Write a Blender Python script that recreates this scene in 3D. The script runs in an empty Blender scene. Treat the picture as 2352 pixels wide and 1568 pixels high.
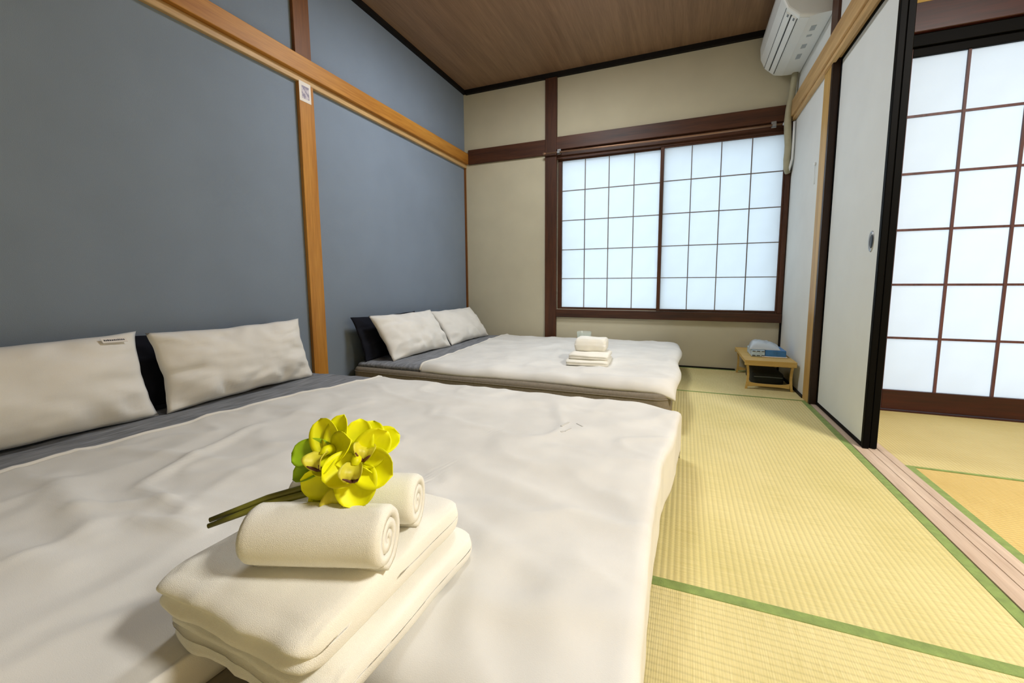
import bpy, bmesh, math, random
from mathutils import Vector, Matrix, noise

random.seed(7)
C = bpy.context.scene.collection
SC = bpy.context.scene

# ------------------------------------------------------------------ camera
FPX = 939.483
cam_d = bpy.data.cameras.new('camera')
cam_d.sensor_fit = 'HORIZONTAL'
cam_d.sensor_width = 36.0
cam_d.lens = FPX / 2352 * 36.0
cam_d.shift_x = -22.41 / 2352
cam_d.shift_y = -34.37 / 2352
cam_d.clip_start = 0.01
cam = bpy.data.objects.new('camera', cam_d)
C.objects.link(cam)
_yaw, _pitch, _roll = 0.3778, -0.106, -0.004
_f = Vector((-math.sin(_yaw) * math.cos(_pitch), math.cos(_yaw) * math.cos(_pitch), math.sin(_pitch)))
_r = Vector((math.cos(_yaw), math.sin(_yaw), 0))
_u = _r.cross(_f)
CR = math.cos(_roll) * _r + math.sin(_roll) * _u
CU = -math.sin(_roll) * _r + math.cos(_roll) * _u
CF = _f
CAM = Vector((1.9248, 0.0, 0.6664))
cam.matrix_world = Matrix(((CR.x, CU.x, -CF.x, CAM.x), (CR.y, CU.y, -CF.y, CAM.y), (CR.z, CU.z, -CF.z, CAM.z), (0, 0, 0, 1)))
SC.camera = cam

# ------------------------------------------------------------------ world, light levels, exposure
world = bpy.data.worlds.new('daylight')
SC.world = world
world.use_nodes = True
_bg = world.node_tree.nodes['Background']
_bg.inputs[0].default_value = (0.80, 0.91, 1.0, 1)
_bg.inputs[1].default_value = 3.2
LAMP_MAIN = 27.0
LAMP_SIDE = 92.0
SC.view_settings.view_transform = 'Standard'
SC.view_settings.look = 'None'
SC.view_settings.gamma = 1.0
SC.view_settings.use_curve_mapping = False
SC.view_settings.exposure = 0.48
SC.cycles.max_bounces = 5
SC.cycles.diffuse_bounces = 4
SC.cycles.glossy_bounces = 2
SC.cycles.transmission_bounces = 4
SC.cycles.transparent_max_bounces = 6
SC.cycles.use_adaptive_sampling = True
SC.cycles.adaptive_threshold = 0.035
SC.cycles.adaptive_min_samples = 16
SC.cycles.use_light_tree = False
SC.cycles.caustics_reflective = False
SC.cycles.caustics_refractive = False
SC.cycles.sample_clamp_indirect = 6.0
SC.cycles.use_denoising = True

# room constants (metres)
W, D, H = 2.585, 3.44, 2.388
YN = -0.95           # wall behind the photographer
X2 = 4.6             # far side of the adjoining room
D2 = 2.644           # shoji line of the adjoining room
XT = 2.69            # far side of the threshold

# ------------------------------------------------------------------ materials
def lin(c):
    return tuple(((v / 255) / 12.92 if v / 255 <= 0.04045 else (((v / 255) + 0.055) / 1.055) ** 2.4) for v in c) + (1,)

class NT:
    def __init__(s, name):
        s.m = bpy.data.materials.new(name)
        s.m.use_nodes = True
        s.t = s.m.node_tree
        s.b = s.t.nodes['Principled BSDF']
    def n(s, typ, **kw):
        nd = s.t.nodes.new(typ)
        for k, v in kw.items():
            if k.startswith('i_'):
                nd.inputs[k[2:].replace('_', ' ')].default_value = v
            else:
                setattr(nd, k, v)
        return nd
    def l(s, a, ao, b, bi):
        s.t.links.new(a.outputs[ao], b.inputs[bi])

def plain(name, c, rough=0.6, metal=0.0, spec=0.5, var=0.0, scale=8.0, bump=0.0, bscale=200.0, sheen=0.0):
    k = NT(name)
    k.b.inputs['Roughness'].default_value = rough
    k.b.inputs['Metallic'].default_value = metal
    k.b.inputs['Specular IOR Level'].default_value = spec
    k.b.inputs['Base Color'].default_value = lin(c)
    tc = k.n('ShaderNodeTexCoord')
    if var > 0:
        nz = k.n('ShaderNodeTexNoise', i_Scale=scale, i_Detail=2.0, i_Roughness=0.6)
        k.l(tc, 'Object', nz, 'Vector')
        rp = k.n('ShaderNodeValToRGB')
        rp.color_ramp.elements[0].position = 0.3
        rp.color_ramp.elements[1].position = 0.7
        rp.color_ramp.elements[0].color = lin([max(0, v * (1 - var)) for v in c])
        rp.color_ramp.elements[1].color = lin([min(255, v * (1 + var * 0.6)) for v in c])
        k.l(nz, 'Fac', rp, 'Fac')
        k.l(rp, 'Color', k.b, 'Base Color')
    if bump > 0:
        nb = k.n('ShaderNodeTexNoise', i_Scale=bscale, i_Detail=1.0)
        k.l(tc, 'Object', nb, 'Vector')
        bp = k.n('ShaderNodeBump', i_Strength=bump, i_Distance=0.002)
        k.l(nb, 'Fac', bp, 'Height')
        k.l(bp, 'Normal', k.b, 'Normal')
    return k.m

def wood(name, c0, c1, axis, rough=0.5, stretch=0.06, scale=14.0, bump=0.08, spec=0.4):
    """grain lines running along the given axis (0,1,2)"""
    k = NT(name)
    tc = k.n('ShaderNodeTexCoord')
    mp = k.n('ShaderNodeMapping')
    sc = [1.0, 1.0, 1.0]
    sc[axis] = stretch
    mp.inputs['Scale'].default_value = sc
    k.l(tc, 'Object', mp, 'Vector')
    nz = k.n('ShaderNodeTexNoise', i_Scale=scale, i_Detail=4.0, i_Roughness=0.65, i_Distortion=0.4)
    k.l(mp, 'Vector', nz, 'Vector')
    nf = k.n('ShaderNodeTexNoise', i_Scale=scale * 9, i_Detail=2.0)
    k.l(mp, 'Vector', nf, 'Vector')
    mx = k.n('ShaderNodeMath', operation='MULTIPLY_ADD')
    mx.inputs[1].default_value = 0.3
    k.l(nf, 'Fac', mx, 0)
    sb = k.n('ShaderNodeMath', operation='MULTIPLY')
    sb.inputs[1].default_value = 0.75
    k.l(nz, 'Fac', sb, 0)
    k.l(sb, 'Value', mx, 2)
    rp = k.n('ShaderNodeValToRGB')
    rp.color_ramp.elements[0].position = 0.34
    rp.color_ramp.elements[1].position = 0.68
    rp.color_ramp.elements[0].color = lin(c0)
    rp.color_ramp.elements[1].color = lin(c1)
    k.l(mx, 'Value', rp, 'Fac')
    k.l(rp, 'Color', k.b, 'Base Color')
    k.b.inputs['Roughness'].default_value = rough
    k.b.inputs['Specular IOR Level'].default_value = spec
    bp = k.n('ShaderNodeBump', i_Strength=bump, i_Distance=0.003)
    k.l(mx, 'Value', bp, 'Height')
    k.l(bp, 'Normal', k.b, 'Normal')
    return k.m

def tatami(name, c0, c1, axis, period=0.0145):
    """woven rush: ribs repeat along 'axis', fine threads across"""
    k = NT(name)
    tc = k.n('ShaderNodeTexCoord')
    sx = k.n('ShaderNodeSeparateXYZ')
    k.l(tc, 'Object', sx, 'Vector')
    def tri(ax, per):
        m = k.n('ShaderNodeMath', operation='MULTIPLY')
        m.inputs[1].default_value = 2 * math.pi / per
        k.l(sx, 'XYZ'[ax], m, 0)
        s = k.n('ShaderNodeMath', operation='SINE')
        k.l(m, 'Value', s, 0)
        return s
    rib = tri(axis, period)
    thr = tri(1 - axis, 0.0042)
    hb = k.n('ShaderNodeMath', operation='MULTIPLY_ADD')
    hb.inputs[1].default_value = 0.25
    k.l(thr, 'Value', hb, 0)
    k.l(rib, 'Value', hb, 2)
    # colour: slow blotches + straw streaks + dark rib joints
    mp = k.n('ShaderNodeMapping')
    s = [2.0, 2.0, 1.0]
    s[1 - axis] = 60.0
    mp.inputs['Scale'].default_value = s
    k.l(tc, 'Object', mp, 'Vector')
    nz = k.n('ShaderNodeTexNoise', i_Scale=6.0, i_Detail=2.0)
    k.l(mp, 'Vector', nz, 'Vector')
    n2 = k.n('ShaderNodeTexNoise', i_Scale=2.2, i_Detail=2.0)
    k.l(tc, 'Object', n2, 'Vector')
    ad = k.n('ShaderNodeMath', operation='ADD')
    k.l(nz, 'Fac', ad, 0)
    k.l(n2, 'Fac', ad, 1)
    hf = k.n('ShaderNodeMath', operation='MULTIPLY')
    hf.inputs[1].default_value = 0.5
    k.l(ad, 'Value', hf, 0)
    rp = k.n('ShaderNodeValToRGB')
    rp.color_ramp.elements[0].position = 0.32
    rp.color_ramp.elements[1].position = 0.68
    rp.color_ramp.elements[0].color = lin(c0)
    rp.color_ramp.elements[1].color = lin(c1)
    k.l(hf, 'Value', rp, 'Fac')
    mr = k.n('ShaderNodeMapRange')
    mr.inputs['From Min'].default_value = -1.0
    mr.inputs['From Max'].default_value = -0.2
    mr.inputs['To Min'].default_value = 0.86
    mr.inputs['To Max'].default_value = 1.0
    k.l(rib, 'Value', mr, 'Value')
    ml = k.n('ShaderNodeMix', data_type='RGBA', blend_type='MULTIPLY')
    ml.inputs[0].default_value = 1.0
    k.l(rp, 'Color', ml, 6)
    k.l(mr, 'Result', ml, 7)
    k.l(ml, 2, k.b, 'Base Color')
    bp = k.n('ShaderNodeBump', i_Strength=0.35, i_Distance=0.0015)
    k.l(hb, 'Value', bp, 'Height')
    k.l(bp, 'Normal', k.b, 'Normal')
    k.b.inputs['Roughness'].default_value = 0.62
    k.b.inputs['Specular IOR Level'].default_value = 0.3
    return k.m

def paper(name, c, trans=0.62):
    k = NT(name)
    t = k.t
    tc = k.n('ShaderNodeTexCoord')
    nz = k.n('ShaderNodeTexNoise', i_Scale=5.0, i_Detail=2.0)
    k.l(tc, 'Object', nz, 'Vector')
    rp = k.n('ShaderNodeValToRGB')
    rp.color_ramp.elements[0].color = lin([v * 0.95 for v in c])
    rp.color_ramp.elements[1].color = lin(c)
    k.l(nz, 'Fac', rp, 'Fac')
    df = k.n('ShaderNodeBsdfDiffuse')
    tr = k.n('ShaderNodeBsdfTranslucent')
    k.l(rp, 'Color', df, 'Color')
    k.l(rp, 'Color', tr, 'Color')
    mx = k.n('ShaderNodeMixShader')
    mx.inputs[0].default_value = trans
    k.l(df, 'BSDF', mx, 1)
    k.l(tr, 'BSDF', mx, 2)
    out = t.nodes['Material Output']
    k.l(mx, 'Shader', out, 'Surface')
    t.nodes.remove(k.b)
    return k.m

def emitter(name, c, strength):
    k = NT(name)
    k.b.inputs['Base Color'].default_value = lin((240, 240, 240))
    k.b.inputs['Emission Color'].default_value = lin(c)
    k.b.inputs['Emission Strength'].default_value = strength
    return k.m

def clear(name, c, alpha_mix=0.75, rough=0.08):
    k = NT(name)
    tr = k.n('ShaderNodeBsdfTransparent')
    tr.inputs[0].default_value = lin(c)
    gl = k.n('ShaderNodeBsdfPrincipled')
    gl.inputs['Base Color'].default_value = lin(c)
    gl.inputs['Roughness'].default_value = rough
    mx = k.n('ShaderNodeMixShader')
    mx.inputs[0].default_value = 1 - alpha_mix
    k.l(tr, 'BSDF', mx, 1)
    k.l(gl, 'BSDF', mx, 2)
    k.l(mx, 'Shader', k.t.nodes['Material Output'], 'Surface')
    return k.m

def fabric(name, c, var=0.03, weave=900.0, bump=0.15, rough=0.9, sheen=0.15, heather=0.0):
    k = NT(name)
    k.b.inputs['Roughness'].default_value = rough
    k.b.inputs['Specular IOR Level'].default_value = 0.2
    tc = k.n('ShaderNodeTexCoord')
    nz = k.n('ShaderNodeTexNoise', i_Scale=(90.0 if heather else 6.0), i_Detail=2.0)
    if heather:
        mp = k.n('ShaderNodeMapping')
        mp.inputs['Scale'].default_value = (1.0, 0.12, 1.0)
        k.l(tc, 'Object', mp, 'Vector')
        k.l(mp, 'Vector', nz, 'Vector')
    else:
        k.l(tc, 'Object', nz, 'Vector')
    v = max(var, heather)
    rp = k.n('ShaderNodeValToRGB')
    rp.color_ramp.elements[0].position = 0.35
    rp.color_ramp.elements[1].position = 0.65
    rp.color_ramp.elements[0].color = lin([x * (1 - v) for x in c])
    rp.color_ramp.elements[1].color = lin([min(255, x * (1 + v * 0.5)) for x in c])
    k.l(nz, 'Fac', rp, 'Fac')
    k.l(rp, 'Color', k.b, 'Base Color')
    nb = k.n('ShaderNodeTexNoise', i_Scale=weave, i_Detail=0.0)
    k.l(tc, 'Object', nb, 'Vector')
    bp = k.n('ShaderNodeBump', i_Strength=bump, i_Distance=0.0012)
    k.l(nb, 'Fac', bp, 'Height')
    k.l(bp, 'Normal', k.b, 'Normal')
    return k.m

TAN0, TAN1 = (158, 98, 30), (206, 146, 62)
BRN0, BRN1 = (44, 24, 14), (88, 50, 28)
M = {
    'wall_blue': plain('blue grey wallpaper', (135, 149, 167), 0.85, var=0.02, scale=3.0, bump=0.25, bscale=420.0, spec=0.25),
    'wall_beige': plain('olive beige sand plaster', (200, 193, 168), 0.92, var=0.02, scale=4.0, bump=0.3, bscale=600.0, spec=0.2),
    'wall_white': plain('pale wallpaper', (222, 224, 220), 0.85, var=0.015, scale=4.0, bump=0.15, bscale=300.0, spec=0.25),
    'wall_ochre': plain('ochre sand plaster', (196, 168, 104), 0.92, var=0.05, scale=4.0, bump=0.3, bscale=500.0, spec=0.2),
    'ceiling': wood('brown veneer ceiling', (120, 93, 71), (154, 122, 94), 1, rough=0.45, scale=18.0, bump=0.03, stretch=0.05),
    'black_wood': plain('black lacquered wood', (5, 5, 5), 0.55, var=0.1, scale=6, spec=0.08),
    'dark_trim': plain('dark ceiling moulding', (22, 18, 16), 0.6, spec=0.2, var=0.15, scale=10),
    'tan_y': wood('golden wood', TAN0, TAN1, 1),
    'tan_z': wood('golden upright wood', TAN0, TAN1, 2),
    'pale_y': wood('pale cedar', (168, 132, 84), (214, 178, 124), 1),
    'pale_z': wood('pale upright cedar', (164, 126, 66), (206, 168, 100), 2),
    'jamb_z': wood('blackish brown jamb', (28, 16, 9), (52, 30, 16), 2),
    'umber_z': wood('umber upright wood', (98, 56, 18), (134, 82, 30), 2),
    'brown_x': wood('dark brown wood', BRN0, BRN1, 0),
    'brown_z': wood('dark brown upright wood', BRN0, BRN1, 2),
    'maroon_x': wood('maroon brown wood', (32, 11, 9), (70, 26, 18), 0, rough=0.4),
    'maroon_z': wood('maroon lattice wood', (66, 40, 42), (100, 64, 64), 2),
    'lattice': wood('grey brown lattice wood', (104, 96, 94), (136, 126, 120), 2),
    'paper_cool': paper('shoji paper', (226, 232, 236), 0.62),
    'paper_warm': paper('side shoji paper', (224, 228, 232), 0.74),
    'tatami_x': tatami('rush matting ribs across', (204, 190, 124), (228, 213, 154), 0),
    'tatami_y': tatami('rush matting ribs along', (206, 192, 130), (230, 216, 160), 1),
    'tatami_side': tatami('golden tan rush matting', (200, 170, 98), (222, 194, 124), 1, 0.012),  # even tan, more golden than the main room's mats
    'tatami_side2': tatami('pale tan rush matting', (198, 180, 120), (216, 200, 142), 0, 0.012),
    'band': plain('green cloth border', (134, 154, 84), 0.8, var=0.08, scale=40, bump=0.5, bscale=500.0),
    'sill_wood': wood('pinkish threshold wood', (174, 148, 126), (210, 188, 166), 1, rough=0.6, scale=20.0),
    'fusuma': plain('pale fusuma paper', (222, 226, 224), 0.8, var=0.012, scale=5, bump=0.1, bscale=300.0, spec=0.25),
    'steel': plain('brushed steel', (170, 172, 174), 0.35, metal=0.9),
    'dark_steel': plain('dark metal', (40, 42, 46), 0.4, metal=0.6),
    'rod': plain('copper brown curtain rod', (150, 116, 92), 0.35, metal=0.5),
    'white_plastic': plain('white plastic', (232, 236, 236), 0.4, var=0.01),
    'grey_plastic': plain('grey plastic', (120, 130, 138), 0.5),
    'pale_print': plain('pale grey lettering', (168, 176, 182), 0.5),
    'slot': plain('dark louvre slot', (52, 62, 68), 0.6),
    'duct': plain('beige duct tape', (172, 166, 138), 0.6, var=0.05, scale=14, bump=0.4, bscale=60.0),
    'sheet_white': fabric('white cotton', (224, 222, 216)),
    'pillow_white': fabric('off white pillow cotton', (240, 238, 232)),
    'sheet_grey': fabric('heather grey cotton', (136, 139, 144), heather=0.14),
    'navy': fabric('dark navy cotton', (24, 26, 36), sheen=0.05),
    'mattress': fabric('taupe mattress cover', (132, 123, 108), heather=0.04),
    'towel': fabric('white terry', (244, 241, 230), weave=1400.0, bump=0.5, sheen=0.4),
    'petal': plain('yellow green petal', (240, 240, 16), 0.5, var=0.08, scale=30, spec=0.3),
    'petal_green': plain('green sepal', (150, 184, 30), 0.5, var=0.15, scale=30, spec=0.3),
    'lip': plain('orchid lip', (222, 214, 60), 0.5, var=0.1, scale=40),
    'maroon': plain('maroon orchid mark', (96, 48, 34), 0.6, var=0.2, scale=60),
    'stem': plain('olive stem', (110, 108, 34), 0.5, var=0.25, scale=20),
    'table_wood': wood('light bamboo', (186, 150, 78), (218, 184, 112), 0, scale=10),
    'blue': plain('blue packaging', (60, 126, 190), 0.4, var=0.1, scale=30),
    'cyan_white': plain('pale blue packaging', (196, 220, 236), 0.35, var=0.1, scale=40),
    'black_bag': plain('black cloth bag', (30, 36, 38), 0.7, var=0.2, scale=30),
    'faint_ink': plain('pale grey print', (204, 201, 194), 0.8),
    'ink': plain('dark print', (60, 60, 70), 0.7),
    'card': plain('white card', (236, 230, 222), 0.6),
    'cup': clear('clear plastic', (246, 250, 248), 0.8),
    'bag': clear('milky plastic bag', (226, 236, 244), 0.35, 0.2),
    'lamp_main': emitter('lit diffuser', (250, 252, 255), LAMP_MAIN),
    'lamp_side': emitter('lit side diffuser', (255, 252, 246), LAMP_SIDE),
    'ground': plain('outdoor concrete', (170, 170, 168), 0.9, var=0.1),
}

# ------------------------------------------------------------------ helpers
def obj(name, bm, mat=None, parent=None, smooth=False, loc=None):
    me = bpy.data.meshes.new(name)
    bmesh.ops.recalc_face_normals(bm, faces=bm.faces[:])
    bm.to_mesh(me)
    bm.free()
    if mat is not None:
        me.materials.append(M[mat] if isinstance(mat, str) else mat)
    if smooth:
        for p in me.polygons:
            p.use_smooth = True
    return link(name, me, parent, loc)

def link(name, me, parent=None, loc=None):
    o = bpy.data.objects.new(name, me)
    C.objects.link(o)
    if parent is not None:
        o.parent = parent
    if loc is not None:
        o.location = loc
    return o

def empty(name, loc=(0, 0, 0), rot=(0, 0, 0)):
    o = bpy.data.objects.new(name, None)
    o.empty_display_size = 0.05
    C.objects.link(o)
    o.location = loc
    o.rotation_euler = rot
    return o

def tag(o, label, cat, group=None):
    o['label'] = label
    o['category'] = cat
    if group:
        o['group'] = group
    return o

def struct(o, label=None):
    o['kind'] = 'structure'
    if label:
        o['label'] = label
    return o

def box(bm, x0, x1, y0, y1, z0, z1, bev=0.0, seg=2):
    r = bmesh.ops.create_cube(bm, size=1.0)
    vs = r['verts']
    bmesh.ops.scale(bm, vec=(x1 - x0, y1 - y0, z1 - z0), verts=vs)
    bmesh.ops.translate(bm, vec=((x0 + x1) / 2, (y0 + y1) / 2, (z0 + z1) / 2), verts=vs)
    if bev > 0:
        es = list({e for v in vs for e in v.link_edges})
        bmesh.ops.bevel(bm, geom=es, offset=bev, segments=seg, affect='EDGES', profile=0.5)
    return bm

def B(x0, x1, y0, y1, z0, z1, bev=0.0, seg=2):
    return box(bmesh.new(), x0, x1, y0, y1, z0, z1, bev, seg)

def tube(bm, pts, rad, sides=10, cap=True):
    pts = [Vector(p) for p in pts]
    rads = rad if isinstance(rad, (list, tuple)) else [rad] * len(pts)
    rings = []
    prev = None
    for i, p in enumerate(pts):
        t = (pts[min(i + 1, len(pts) - 1)] - pts[max(i - 1, 0)]).normalized()
        if prev is None:
            a = t.orthogonal().normalized()
        else:
            a = (prev - prev.dot(t) * t).normalized()
        prev = a
        b = t.cross(a)
        rings.append([bm.verts.new(p + rads[i] * (math.cos(2 * math.pi * k / sides) * a + math.sin(2 * math.pi * k / sides) * b)) for k in range(sides)])
    for i in range(len(rings) - 1):
        for k in range(sides):
            bm.faces.new((rings[i][k], rings[i][(k + 1) % sides], rings[i + 1][(k + 1) % sides], rings[i + 1][k]))
    if cap:
        bm.faces.new(rings[0])
        bm.faces.new(rings[-1])
    return bm

def lathe(bm, prof, sides=32, centre=(0, 0, 0)):
    cx, cy, cz = centre
    rings = []
    for r, z in prof:
        if r < 1e-6:
            rings.append([bm.verts.new((cx, cy, cz + z))])
        else:
            rings.append([bm.verts.new((cx + r * math.cos(2 * math.pi * k / sides), cy + r * math.sin(2 * math.pi * k / sides), cz + z)) for k in range(sides)])
    for a, b in zip(rings, rings[1:]):
        for k in range(sides):
            k2 = (k + 1) % sides
            if len(a) == 1 and len(b) == 1:
                continue
            if len(a) == 1:
                bm.faces.new((a[0], b[k], b[k2]))
            elif len(b) == 1:
                bm.faces.new((a[k], a[k2], b[0]))
            else:
                bm.faces.new((a[k], a[k2], b[k2], b[k]))
    return bm

def prism(bm, poly, axis, a0, a1):
    """extrude a 2D polygon along an axis; poly holds the two other coordinates in xyz order"""
    def P(q, a):
        c = list(q)
        c.insert(axis, a)
        return c
    A = [bm.verts.new(P(q, a0)) for q in poly]
    Bv = [bm.verts.new(P(q, a1)) for q in poly]
    n = len(poly)
    bm.faces.new(A)
    bm.faces.new(Bv)
    for i in range(n):
        bm.faces.new((A[i], A[(i + 1) % n], Bv[(i + 1) % n], Bv[i]))
    return bm

def sheet(bm, fn_top, fn_bot, nu, nv):
    """closed slab between two parametric surfaces over u,v in 0..1"""
    T = [[bm.verts.new(fn_top(i / nu, j / nv)) for j in range(nv + 1)] for i in range(nu + 1)]
    Bt = [[bm.verts.new(fn_bot(i / nu, j / nv)) for j in range(nv + 1)] for i in range(nu + 1)]
    for i in range(nu):
        for j in range(nv):
            bm.faces.new((T[i][j], T[i + 1][j], T[i + 1][j + 1], T[i][j + 1]))
            bm.faces.new((Bt[i][j], Bt[i][j + 1], Bt[i + 1][j + 1], Bt[i + 1][j]))
    for i in range(nu):
        bm.faces.new((T[i][0], Bt[i][0], Bt[i + 1][0], T[i + 1][0]))
        bm.faces.new((T[i][nv], T[i + 1][nv], Bt[i + 1][nv], Bt[i][nv]))
    for j in range(nv):
        bm.faces.new((T[0][j], T[0][j + 1], Bt[0][j + 1], Bt[0][j]))
        bm.faces.new((T[nu][j], Bt[nu][j], Bt[nu][j + 1], T[nu][j + 1]))
    return bm

def fbm(x, y, z=0.0, s=1.0, o=3):
    return noise.fractal(Vector((x * s, y * s, z)), 1.0, 2.0, o)

def sstep(a, b, x):
    t = max(0.0, min(1.0, (x - a) / (b - a)))
    return t * t * (3 - 2 * t)

# ================================================================== THE SETTING
# ---- floors
fl = obj('floor', B(-0.12, X2, YN, D + 0.1, -0.12, -0.035), 'sill_wood')
struct(fl)
def mat_piece(x0, x1, y0, y1, m, bands=()):
    o = obj('tatami_mat', B(x0 + 0.001, x1 - 0.001, y0 + 0.0015, y1 - 0.0015, -0.035, 0.0, 0.003, 1), m, fl)
    for s in bands:
        w = 0.028
        if s[-1] == 't':
            s, w = s[:2], 0.012
        if s == 'x1': b = (x1 - w, x1 - 0.001, y0 + 0.002, y1 - 0.002)
        if s == 'x0': b = (x0 + 0.001, x0 + w, y0 + 0.002, y1 - 0.002)
        if s == 'y1': b = (x0 + 0.002, x1 - 0.002, y1 - w, y1 - 0.0005)
        if s == 'y0': b = (x0 + 0.002, x1 - 0.002, y0 + 0.0005, y0 + w)
        obj('edge_band', B(b[0], b[1], b[2], b[3], -0.02, 0.0016, 0.001, 1), 'band', o)
    return o
mat_piece(1.70, W, 0.905, 2.668, 'tatami_x', ('x1', 'x0'))
mat_piece(0.82, W, 0.02, 0.918, 'tatami_y', ('y1', 'y0'))
mat_piece(0.82, W, 2.668, D, 'tatami_y', ('y1', 'y0t'))
mat_piece(0.0, 0.82, 1.79, D, 'tatami_x', ('x1',))
mat_piece(0.0, 0.82, 0.02, 1.79, 'tatami_x', ('x1',))
mat_piece(0.82, 1.70, 0.918, 2.668, 'tatami_x', ('x0',))
mat_piece(0.0, W, YN, 0.02, 'tatami_y', ())
# adjoining room
mat_piece(XT, X2, 1.832, D2 - 0.02, 'tatami_side2', ('y0t',))
mat_piece(XT, 3.57, 0.07, 1.832, 'tatami_side', ('x0', 'x1'))
mat_piece(3.57, X2, 0.07, 1.832, 'tatami_side', ('x0',))
mat_piece(XT, X2, YN, 0.07, 'tatami_side2', ('y1',))

# sliding-door threshold between the rooms
bm = bmesh.new()
prof = [(W, -0.035), (W, 0.004), (W + 0.022, 0.004), (W + 0.022, 0.002), (W + 0.044, 0.002), (W + 0.044, 0.004),
        (W + 0.056, 0.004), (W + 0.056, 0.002), (W + 0.078, 0.002), (W + 0.078, 0.004), (XT, 0.004), (XT, -0.035)]
prism(bm, prof, 1, YN, 2.62)
struct(obj('trim_1', bm, 'sill_wood'), 'pale pinkish grooved wooden door threshold')

# ---- walls
struct(obj('wall_left', B(-0.12, 0.0, YN, D + 0.12, -0.035, H + 0.05), 'wall_blue'), 'blue grey papered wall')
WX0, WX1, WZ0, WZ1 = 0.888, W, 0.44, 1.745      # window hole
bm = bmesh.new()
box(bm, -0.0, WX0, D, D + 0.12, -0.035, H + 0.05)
box(bm, WX0, W + 0.1, D, D + 0.12, -0.035, WZ0)
box(bm, WX0, W + 0.1, D, D + 0.12, WZ1, H + 0.05)
struct(obj('wall_back', bm, 'wall_beige'), 'olive beige plaster wall around the shoji window')
bm = bmesh.new()
box(bm, W, XT, 2.62, D, -0.035, H + 0.05)
box(bm, W, XT, YN, 2.62, 1.80, H + 0.05)
struct(obj('wall_right', bm, 'wall_white'), 'pale papered wall beside the window')
struct(obj('wall_near', B(-0.12, X2 + 0.1, YN - 0.1, YN, -0.035, H + 0.05), 'wall_beige'))
struct(obj('wall_side', B(X2, X2 + 0.1, YN, D2 + 0.15, -0.035, H + 0.05), 'wall_ochre'))
bm = bmesh.new()
box(bm, XT, X2, D2 - 0.01, D2 + 0.11, 1.83, H + 0.05)
box(bm, XT, 2.80, D2 - 0.01, D2 + 0.11, -0.035, 1.83)
struct(obj('wall_shoji', bm, 'wall_ochre'), 'ochre plaster wall above the side shoji screens')
struct(obj('ceiling', B(-0.12, X2 + 0.1, YN - 0.1, D + 0.12, H, H + 0.1), 'ceiling'), 'brown wood veneer ceiling')

# ---- dark moulding under the ceiling
n = 2
def trim(bm, m, label=None):
    global n
    o = struct(obj('trim_%d' % n, bm, m), label)
    n += 1
    return o
trim(B(0.0, 0.028, YN, D, H - 0.028, H), 'dark_trim')
trim(B(0.028, W - 0.028, D - 0.028, D, H - 0.036, H), 'dark_trim')
trim(B(W - 0.028, W, YN, D, H - 0.036, H), 'dark_trim')
# ---- left wall: post, picture rail
trim(B(0.0, 0.022, 1.662, 1.755, 0.0, 1.715, 0.002, 1), 'tan_z', 'golden wooden post on the blue wall')
trim(B(0.0, 0.020, 1.655, 1.755, 1.84, H - 0.028, 0.002, 1), 'umber_z', 'darker upper post on the blue wall')
trim(B(0.0, 0.047, YN, D - 0.001, 1.750, 1.838, 0.003, 2), 'tan_y', 'golden wooden rail across the blue wall')
trim(B(0.0, 0.022, YN, D - 0.001, 1.715, 1.750, 0.002, 1), 'pale_y', 'paler strip under the golden rail')
trim(B(0.0, 0.014, D - 0.016, D, 0.0, 1.715), 'umber_z')
# ---- back wall: post, rails, sill, jamb
trim(B(0.787, 0.888, D - 0.024, D + 0.02, 0.0, H - 0.036, 0.002, 1), 'brown_z', 'dark brown wooden post left of the window')
trim(B(0.047, 0.787, D - 0.020, D, 1.742, 1.868, 0.002, 1), 'brown_x')
trim(B(0.888, W - 0.03, D - 0.034, D + 0.02, 1.768, 1.872, 0.003, 1), 'brown_x', 'dark brown rail above the window')
trim(B(0.888, W, D - 0.012, D + 0.10, 1.700, 1.768, 0.002, 1), 'brown_x', 'dark brown window head')
trim(B(0.888, W - 0.004, D - 0.03, D + 0.10, 0.372, 0.438, 0.003, 1), 'brown_x', 'dark brown window sill')
trim(B(2.552, W - 0.004, D - 0.018, D + 0.10, 0.438, 1.700, 0.002, 1), 'brown_z')
trim(B(0.888, 2.30, D - 0.012, D, 0.0, 0.012), 'dark_trim')
# ---- right wall: corner strip, post, rails
trim(B(W - 0.012, W, D - 0.016, D - 0.001, 0.0, 1.72), 'dark_trim')
trim(B(W - 0.012, W, 2.735, D - 0.016, 0.0, 0.012), 'dark_trim')
trim(B(W - 0.008, W + 0.018, 2.622, 2.735, 0.0, 1.76, 0.002, 1), 'pale_z', 'tan wooden door post')
trim(B(W - 0.008, XT, 2.598, 2.622, 0.004, 1.785), 'jamb_z', 'dark brown door jamb')
trim(B(W - 0.012, W + 0.01, 2.560, 2.665, 1.878, H - 0.036), 'brown_z', 'dark brown upper post on the right wall')
trim(B(W - 0.034, W, YN, D - 0.036, 1.776, 1.878, 0.003, 2), 'pale_y', 'tan wooden rail above the sliding door')
trim(B(W - 0.022, W + 0.004, YN, D - 0.045, 1.756, 1.776, 0.002, 1), 'pale_y')
trim(B(W + 0.004, XT - 0.004, YN, 2.598, 1.775, 1.80), 'pale_y', 'door head board')
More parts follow.
